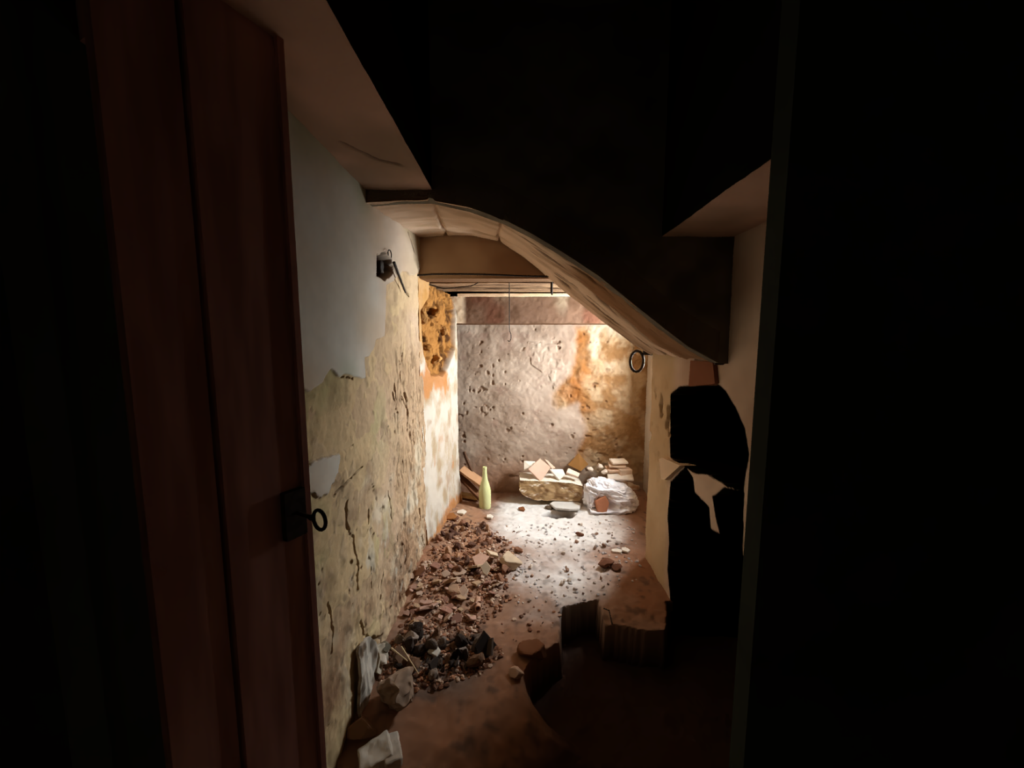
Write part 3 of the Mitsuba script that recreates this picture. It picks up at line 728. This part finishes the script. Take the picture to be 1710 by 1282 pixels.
tile_between('broken_tile', [at3((0.424, 0.273), 3.06), at3((0.521, 0.231), 3.05), at3((0.499, 0.219), 3.0), at3((0.402, 0.258), 3.0)], 0.018, lin((220, 196, 178)), 'pink brick chip between the ochre stone block and the plastic bag', 'tile')

# mound of debris behind the bag and the flat tiles stacked on it
bagc = (0.757, 3.045)
md = rock(231, 0.24, 0.09, 0.17, 4, 14, 0.10)
cc = mixc(lin((214, 206, 198)), lin((170, 136, 108)), sstep(0.4, 0.7, meshkit.fbm(md.vertices / 0.05, 3, 232)))
m0 = (0.835, 0.164)
md.vertices += 0.012 * (np.stack([meshkit.fbm(md.vertices / 0.03 + k, 3, 233) for k in range(3)], -1) - 0.5) * 2
thing('debris_mound', moved(md, (m0[0], 3.16, 0.03)), 'whitish mound of plaster debris behind the plastic bag', 'debris', 'painted', cc, True)
for k, (px, wx, dy, rz, colr, text) in enumerate([
        ((0.821, 0.266), 0.15, 0.12, 0.05, (206, 176, 150), 'lowest of the three flat tiles stacked by the right pillar'),
        ((0.820, 0.300), 0.135, 0.10, -0.12, (214, 190, 166), 'middle of the three flat tiles stacked by the right pillar'),
        ((0.820, 0.330), 0.13, 0.10, 0.08, (226, 210, 190), 'topmost of the three flat tiles stacked by the right pillar')]):
    thing('flat_tile', moved(rough_box(wx, dy, 0.018, 0.02, 0.002, 240 + k, 0.04, 0.004), (px[0] + 0.012 * k - 0.01, 3.06, px[1]), rx=0.05, rz=rz), text, 'tile', 'painted', lin(colr), group='flat tiles stacked by the pillar')
thing('flat_slab', moved(rough_box(0.20, 0.12, 0.016, 0.02, 0.002, 245, 0.05, 0.004), at3((0.831, 0.235), 3.0), rx=0.35, rz=-0.1), 'whitish flat slab below the stacked tiles behind the plastic bag', 'slab', 'painted', lin((214, 204, 192)))
thing('brick_piece', moved(rough_box(0.10, 0.07, 0.05, 0.015, 0.004, 246, 0.04, 0.006), at3((0.874, 0.259), 3.02), rz=0.2), 'light brick piece under the right end of the stacked tiles', 'brick', 'painted', lin((210, 186, 164)))
for k, (q, r_, text) in enumerate([((0.688, 0.276), 0.035, 'small pale stone on the left crest of the debris mound'), ((0.601, 0.264), 0.03, 'small pale stone between the ochre tile and the plastic bag'), ((0.719, 0.256), 0.035, 'small pale stone in the middle of the debris mound above the bag')]):
    thing('pale_stone', moved(rock(250 + k, r_, r_, r_ * 0.8, 2), at3(q, (3.1, 3.06, 3.02)[k])), text, 'stone', 'painted', lin((222, 208, 192)))

# crumpled white plastic bag
scene['plastic'] = {'type': 'twosided', 'bsdf': {'type': 'principled', 'base_color': {'type': 'rgb', 'value': [0.78, 0.77, 0.80]}, 'roughness': 0.35, 'specular': 0.5, 'clearcoat': 0.3}}
bg = trimesh.creation.icosphere(subdivisions=6)
vv = bg.vertices.copy()
ridge = 1 - np.abs(2 * meshkit.fbm(vv * np.array([1.6, 1.6, 2.6]), 4, 260) - 1)
ridge2 = 1 - np.abs(2 * meshkit.fbm(vv * 4.5, 3, 261) - 1)
vv = vv * (0.66 + 0.40 * ridge ** 1.5 + 0.14 * ridge2)[:, None]
vv = np.sign(vv) * np.abs(vv) ** 0.9
vv[:, 2] = np.where(vv[:, 2] < -0.55, -0.55 - 0.15 * (vv[:, 2] + 0.55), vv[:, 2])
lean = 1 + 0.25 * vv[:, 0:1]
bc0, bc1 = (0.544, 0.170), (0.915, 0.172)
xc, half = (bc0[0] + bc1[0]) / 2, (bc1[0] - bc0[0]) / 2
vv = vv * np.array([half * 1.02, 0.13, 0.135])
vv[:, 2] += -0.22 * (vv[:, 0]) * (vv[:, 2] > 0)
dent = np.exp(-(((vv[:, 0] + 0.075) / 0.075) ** 2 + ((vv[:, 2] - 0.0) / 0.065) ** 2)) * (vv[:, 1] < 0)
vv[:, 1] += 0.085 * dent
bg.vertices = vv
bagz = float(floor_h(xc, 2.9)) + 0.075
thing('plastic_bag', moved(bg, (xc + 0.012, 2.92, bagz)), 'crumpled white plastic bag on the floor before the debris mound', 'bag', 'plastic', smooth=True)
fl_ = moved(shard(262, 0.072, 0.05, 5, 0.9), (xc - 0.075, 2.815, bagz - 0.005), rx=1.35, ry=0.1)
thing('terracotta_shard', fl_, 'brown terracotta shard showing in the open front of the plastic bag', 'shard', 'painted', lin((168, 112, 84)))
tailp = [(xc - 0.15, 2.80, 0.02), (xc - 0.05, 2.785, 0.035), (xc + 0.05, 2.79, 0.03), (xc + 0.15, 2.80, 0.03)]
m = rough_box(0.30, 0.07, 0.012, 0.012, 0.012, 263, 0.04, 0.004)
part('plastic_bag', 'loose_flap', moved(m, (xc - 0.02, 2.815, float(floor_h(xc, 2.81)) + 0.02)), 'plastic', smooth=True)


# ------------------------------------------------------------------ larger pieces lying on the floor
def on_floor(name, mesh, xy, lift, text, category, colr, bsdf='painted', rx=0.0, ry=0.0, rz=0.0, smooth=False, group=None, jitter=0.12, seed=1):
    z = float(floor_h(*xy))
    m = moved(mesh, (0, 0, 0), rx, ry, rz)
    zmin = m.vertices[:, 2].min()
    m.apply_translation((xy[0], xy[1], z - zmin + lift))
    c_ = np.asarray(colr, float)
    if jitter:
        t = meshkit.fbm(m.vertices / 0.035, 3, 300 + seed) - 0.5
        c_ = np.clip(c_[None] * (1 + 2.5 * jitter * t)[:, None], 0.01, 0.95)
    return thing(name, m, text, category, bsdf, c_, smooth, group)


GREY, BUFF, PINK, CHALK = lin((168, 156, 146)), lin((194, 172, 146)), lin((188, 150, 130)), lin((218, 208, 194))
q = (0.395, 2.914)
m = moved(shard(301, 0.135, 0.020, 7, 1.15), (q[0], q[1], float(floor_h(q[0], q[1] + 0.06)) + 0.022), rx=-0.05, ry=0.03, rz=0.2)
thing('slate_slab', m, 'pale flat slab bridging a hollow with painted shade in the white dusted floor', 'slab', 'painted', lin((200, 196, 190)))
on_floor('stone', rock(302, 0.035, 0.03, 0.022), (0.256, 2.890), -0.006, 'small dark stone at the left end of the pale flat slab', 'stone', lin((84, 70, 58)))
on_floor('brown_shard', shard(303, 0.03, 0.01, 5), (0.043, 2.855), -0.002, 'brown shard on the white dust before the stone block', 'shard', lin((120, 76, 50)), rx=0.3)
on_floor('plaster_lump', rock(304, 0.085, 0.055, 0.045, 3, 7), (-0.036, 2.062), -0.008, 'big pale wedge of plaster lying at the right edge of the rubble heap', 'plaster', BUFF, rz=-0.8, ry=0.15)
on_floor('plaster_flake', shard(305, 0.05, 0.016, 5, 1.2), (-0.205, 2.037), 0.012, 'pinkish plaster flake left of the big pale wedge', 'plaster', PINK, rx=0.5, rz=0.4)
on_floor('plaster_flake', shard(306, 0.04, 0.014, 4, 1.4), (-0.142, 2.113), 0.014, 'narrow cream plaster flake touching the big pale wedge', 'plaster', BUFF, rx=-0.4, rz=-0.6)
on_floor('plaster_flake', shard(307, 0.035, 0.012, 5), (-0.166, 1.966), 0.008, 'small cream plaster flake in front of the big pale wedge', 'plaster', BUFF, rx=0.9, rz=0.2)
on_floor('tan_stone', rock(308, 0.045, 0.038, 0.022, 2, 6), (-0.314, 1.826), -0.006, 'flat tan stone in the rubble left of the short pipe', 'stone', lin((156, 124, 100)))
on_floor('pebble', rock(309, 0.024, 0.015, 0.01, 3, 20), (-0.378, 1.720), 0.0, 'oval pale pebble beside the left wall', 'pebble', lin((206, 178, 146)))
# short pipe
z = float(floor_h(*(-0.194, 1.739)))
cyl = trimesh.creation.annulus(0.010, 0.0145, 0.085, sections=28)
pp = thing('pipe_piece', None, 'short pale clay pipe lying with its dark open end towards the door', 'pipe')
pc = (-0.189, 1.748)
M = dict(rx=math.radians(84), rz=0.10)
part(pp, 'tube', moved(cyl, (pc[0], pc[1], z + 0.014), **M), 'painted', lin((176, 140, 118)))
on_floor('slate_shard', shard(311, 0.055, 0.014, 5, 1.1), (-0.136, 1.466), -0.012, 'black slate shard standing on edge in the rubble nearest the doorway', 'slate', lin((52, 46, 44)), rx=1.2, rz=0.7)
on_floor('chalk_chip', shard(312, 0.022, 0.012, 5, 1.3), (-0.330, 1.422), 0.012, 'bright white chip among the dark clods near the wall', 'chip', lin((226, 218, 206)), rx=0.3)
on_floor('grey_boulder', rock(313, 0.085, 0.095, 0.07, 5, 22, 0.5), (-0.417, 1.202), -0.012, 'big rough grey brown stone at the foot of the left wall near the door', 'stone', lin((140, 120, 104)), seed=5, jitter=0.3)
on_floor('pale_chunk', rock(314, 0.028, 0.026, 0.024, 2), (-0.517, 1.336), 0.02, 'pale chunk of plaster between wall and big grey stone', 'plaster', lin((190, 178, 164)))
on_floor('dark_chunk', rock(315, 0.032, 0.03, 0.026, 2), (-0.519, 1.391), 0.02, 'olive grey chunk above the pale plaster chunk at the wall', 'stone', lin((112, 104, 90)))
z = float(floor_h(*(-0.454, 1.358))) + 0.045
s0, s1, s2, s3 = (-0.490, 1.374), (-0.413, 1.327), (-0.452, 1.380), (-0.360, 1.283)
thing('splinter', tube([(*s0, z + 0.012), (*s1, z)], [0.0035, 0.002], 6), 'pale wood splinter lying across the rubble, the left of two', 'splinter', 'painted', lin((200, 182, 150)))
thing('splinter', tube([(*s2, z + 0.014), (*s3, z - 0.012)], [0.003, 0.002], 6), 'pale wood splinter lying across the rubble, the right of two', 'splinter', 'painted', lin((200, 182, 150)))
on_floor('white_plaster_slab', rough_box(0.10, 0.085, 0.035, 0.012, 0.008, 316, 0.04, 0.008), (-0.435, 1.048), 0.0, 'off white plaster slab split in two lying nearest the door, left piece', 'plaster', lin((204, 198, 186)), rz=0.5, ry=-0.15)
on_floor('white_plaster_slab', rough_box(0.055, 0.10, 0.034, 0.012, 0.007, 317, 0.04, 0.008), (-0.390, 1.061), 0.0, 'off white plaster slab split in two lying nearest the door, right piece', 'plaster', lin((188, 180, 168)), rz=0.45, ry=0.1)
on_floor('stone', rock(318, 0.05, 0.045, 0.035, 3), (-0.497, 1.110), 0.0, 'brown stone between wall foot and the off white split slab', 'stone', lin((120, 92, 72)))
# peeled plaster sheets leaning at the wall foot
def sheet_at(pts, thick, colr, text, seed):
    o = Polygon(pts)
    m = trimesh.creation.extrude_polygon(o, thick, engine='earcut')
    vv, ff = trimesh.remesh.subdivide_to_size(m.vertices, m.faces, 0.015)
    m = trimesh.Trimesh(vv, ff)
    m.merge_vertices()
    m.apply_transform(np.array([[0, 0, 1, XL + 0.012], [1, 0, 0, 0], [0, 1, 0, 0], [0, 0, 0, 1.0]]))
    zt, zb = m.vertices[:, 2].max(), m.vertices[:, 2].min()
    t = (zt - m.vertices[:, 2]) / (zt - zb)
    m.vertices[:, 0] += 0.022 * t ** 1.3 + 0.022 * noise2(m.vertices[:, 1] * 2, m.vertices[:, 2] * 0.7, 0.06, seed, 3)
    c_ = mixc(np.asarray(colr), lin((110, 92, 76)), sstep(0.0, 0.5, noise2(m.vertices[:, 1], m.vertices[:, 2], 0.04, seed + 1, 3)))
    return thing('plaster_sheet', m, text, 'plaster', 'painted', c_, True)


sheet_at([(1.190, 0.271), (1.260, 0.253), (1.317, 0.150), (1.275, 0.079), (1.225, -0.075), (1.168, -0.034), (1.150, 0.066), (1.169, 0.157)], 0.010, lin((180, 172, 160)), 'grey sheet of peeled plaster leaning at the foot of the left wall', 320)
sheet_at([(1.352, 0.144), (1.400, 0.111), (1.367, 0.042), (1.306, 0.053), (1.287, 0.087)], 0.010, lin((178, 166, 148)), 'narrow strip of peeled plaster standing off the left wall under the crack', 324)
# right side
on_floor('shade_stone', rock(331, 0.075, 0.06, 0.05, 3, 14), (0.077, 1.475), -0.02, 'rounded brown stone added for a shadow edge beside the sunken floor', 'stone', lin((118, 80, 58)))  # added stone, stands where the floor only has a shadow edge
on_floor('stone', rock(332, 0.035, 0.03, 0.02), (-0.001, 1.369), -0.004, 'pale chip of stone in front of the rounded brown stone', 'stone', lin((170, 140, 120)))
z = float(floor_h(*(0.426, 1.698)))
c0, c1, c2 = (0.426, 1.747), (0.446, 1.722), (0.443, 1.651)
thing('wire_piece', tube([(*c0, z + 0.012), (*c1, z + 0.02), (*c2, z + 0.006)], 0.003, 6), 'short bent piece of dark wire by the corner of the step', 'wire', 'iron')
for k, (xy, r_, text) in enumerate([((0.521, 2.110), 0.055, 'larger dark clod on the floor before the right pillar'), ((0.578, 2.087), 0.04, 'smaller dark clod nearest the right pillar'), ((0.428, 2.478), 0.035, 'dark clod on the floor in the middle of the back room')]):
    on_floor('dark_clod', rock(340 + k, r_, r_ * 0.8, r_ * 0.5, 3, 12), xy, -0.008, text, 'clod', lin((104, 70, 54)))
for k, (xy, r_, text) in enumerate([((0.624, 2.265), 0.035, 'left of two white chips near the right pillar'), ((0.682, 2.272), 0.03, 'right of two white chips near the right pillar')]):
    on_floor('white_chip', shard(345 + k, r_, 0.012, 5), xy, 0.0, text, 'chip', CHALK)
for k, (xy, r_, text) in enumerate([((-0.405, 2.669), 0.035, 'bright plaster chip at the foot of the white reveal'), ((-0.197, 2.690), 0.03, 'bright plaster chip right in front of the bottle'), ((-0.468, 2.577), 0.05, 'flat brown board chip at the foot of the white reveal')]):
    on_floor('plaster_chip', shard(350 + k, r_, 0.014, 5, 1.2), xy, 0.004, text, 'chip', [CHALK, CHALK, lin((150, 100, 60))][k], rx=0.15)

# ------------------------------------------------------------------ rubble: every clod and flake of the heap along the left wall
R = np.random.default_rng(7)
ZONES = [
    ('earth_clod', 'clod of earth in the rubble heap before the white reveal', 'clod', 84, [(-0.501, 2.197), (-0.434, 2.577), (-0.198, 2.537), (-0.048, 2.305), (0.079, 2.110), (-0.103, 1.890), (-0.320, 1.863), (-0.490, 1.989)], (0.014, 0.040),
     [('reddish brown', (134, 96, 76)), ('dark brown', (98, 72, 60)), ('tan', (164, 128, 102)), ('blackish brown', (72, 50, 42))], 'rock'),
    ('plaster_bit', 'plaster flake in the rubble heap at the middle of the left wall', 'flake', 84, [(-0.558, 1.935), (-0.412, 2.017), (-0.109, 2.021), (-0.068, 1.820), (-0.247, 1.577), (-0.447, 1.523), (-0.514, 1.573)], (0.014, 0.038),
     [('pinkish', (168, 134, 118)), ('cream', (174, 150, 132)), ('brown', (138, 102, 88)), ('tan', (160, 132, 106))], 'flake'),
    ('dark_lump', 'lump in the rubble heap nearest the doorway', 'lump', 96, [(-0.539, 1.413), (-0.447, 1.523), (-0.194, 1.577), (-0.094, 1.479), (-0.172, 1.389), (-0.363, 1.295), (-0.479, 1.306)], (0.012, 0.040),
     [('grey brown', (92, 80, 72)), ('charcoal', (56, 48, 44)), ('light grey', (134, 120, 110)), ('brown', (104, 80, 64))], 'rock'),
    ('loose_pebble', 'pebble on the trodden earth floor away from the heap', 'pebble', 64, [(-0.053, 2.582), (0.819, 2.684), (0.664, 2.031), (0.297, 1.824), (-0.006, 1.512), (-0.097, 1.775), (0.095, 2.081)], (0.006, 0.018),
     [('brown', (146, 116, 98)), ('dark brown', (104, 82, 70)), ('pale', (200, 184, 170)), ('greyish', (160, 148, 140))], 'rock'),
]


def in_poly(poly):
    P_ = np.array(poly)
    lo, hi = P_.min(0), P_.max(0)
    while True:
        q = R.uniform(lo, hi)
        if inside(np.array(q[0]), np.array(q[1]), poly) > 0:
            return q


for name, text, cat, count, poly, (r0_, r1_), cols, how in ZONES:
    for k in range(count):
        xy = in_poly(poly)
        s = float(r0_ + (r1_ - r0_) * R.uniform() ** 2.2)
        sd = int(R.integers(1, 10 ** 6))
        m = rock(sd, s, s * R.uniform(0.6, 1), s * R.uniform(0.5, 0.85), 2, 8, 0.2) if how == 'rock' and not (name == 'dark_lump' and k % 2) else shard(sd, s, s * R.uniform(0.18, 0.4), int(R.integers(4, 7)), R.uniform(0.9, 1.5))
        tilt = 0.5 if how == 'flake' else 1.5
        tone, rgb = cols[int(R.integers(len(cols)))]
        on_floor(name, m, xy, -0.25 * s + (0.012 if how == 'flake' else 0), tone + ' ' + text, cat, lin(rgb) * R.uniform(0.88, 1.1), rx=float(R.normal() * tilt * 0.6), ry=float(R.normal() * tilt * 0.6), rz=float(R.uniform(0, 6.28)), group=tone + ' ' + cat + 's of one heap' if name != 'loose_pebble' else tone + ' pebbles on the floor', jitter=0, seed=sd % 50)

# grit: too fine to count
pts = []
gm = []
for poly, n in [(z_[4], c_) for z_, c_ in zip(ZONES, (2200, 1800, 1800, 900))]:
    P_ = np.array(poly)
    q = R.uniform(P_.min(0) - 0.05, P_.max(0) + 0.05, (n, 2))
    pts.append(q[inside(q[:, 0], q[:, 1], poly) > -0.04])
pts = np.vstack(pts)
pts = pts[pts[:, 0] > XL + 0.03 + 0.13 * np.maximum(pts[:, 1] - 2.2, 0)]
base = [rock(900 + k, 1, 0.8, 0.6, 1, 6, 0.2) for k in range(6)]
vs, fs, cs, off = [], [], [], 0
gc = np.array([lin(c_) for c_ in [(150, 108, 84), (120, 84, 66), (186, 160, 140), (96, 72, 60)]])
for i, (x, y) in enumerate(pts):
    m = base[i % 6]
    s = 0.0025 + 0.012 * R.uniform() ** 2.5
    a = R.uniform(0, 6.28)
    ca, sa = math.cos(a), math.sin(a)
    vv = m.vertices * s @ np.array([[ca, sa, 0], [-sa, ca, 0], [0, 0, 1]])
    vs.append(vv + [x, y, float(s * 0.2)])
    fs.append(m.faces + off)
    tone = gc[int(R.integers(4))]
    if x > 0.0 and y > 1.75:
        tone = 0.5 * tone + 0.3
    cs.append(np.broadcast_to(tone, vv.shape))
    off += len(vv)
vs = np.vstack(vs)
zz = floor_h(np.repeat(pts[:, 0], len(base[0].vertices)), np.repeat(pts[:, 1], len(base[0].vertices)))
vs[:, 2] += zz
k = thing('grit', (vs, np.vstack(fs)), 'fine grit and crumbs scattered through the rubble along the left wall', 'grit', 'painted', np.vstack(cs))
labels[k]["kind"] = "stuff"
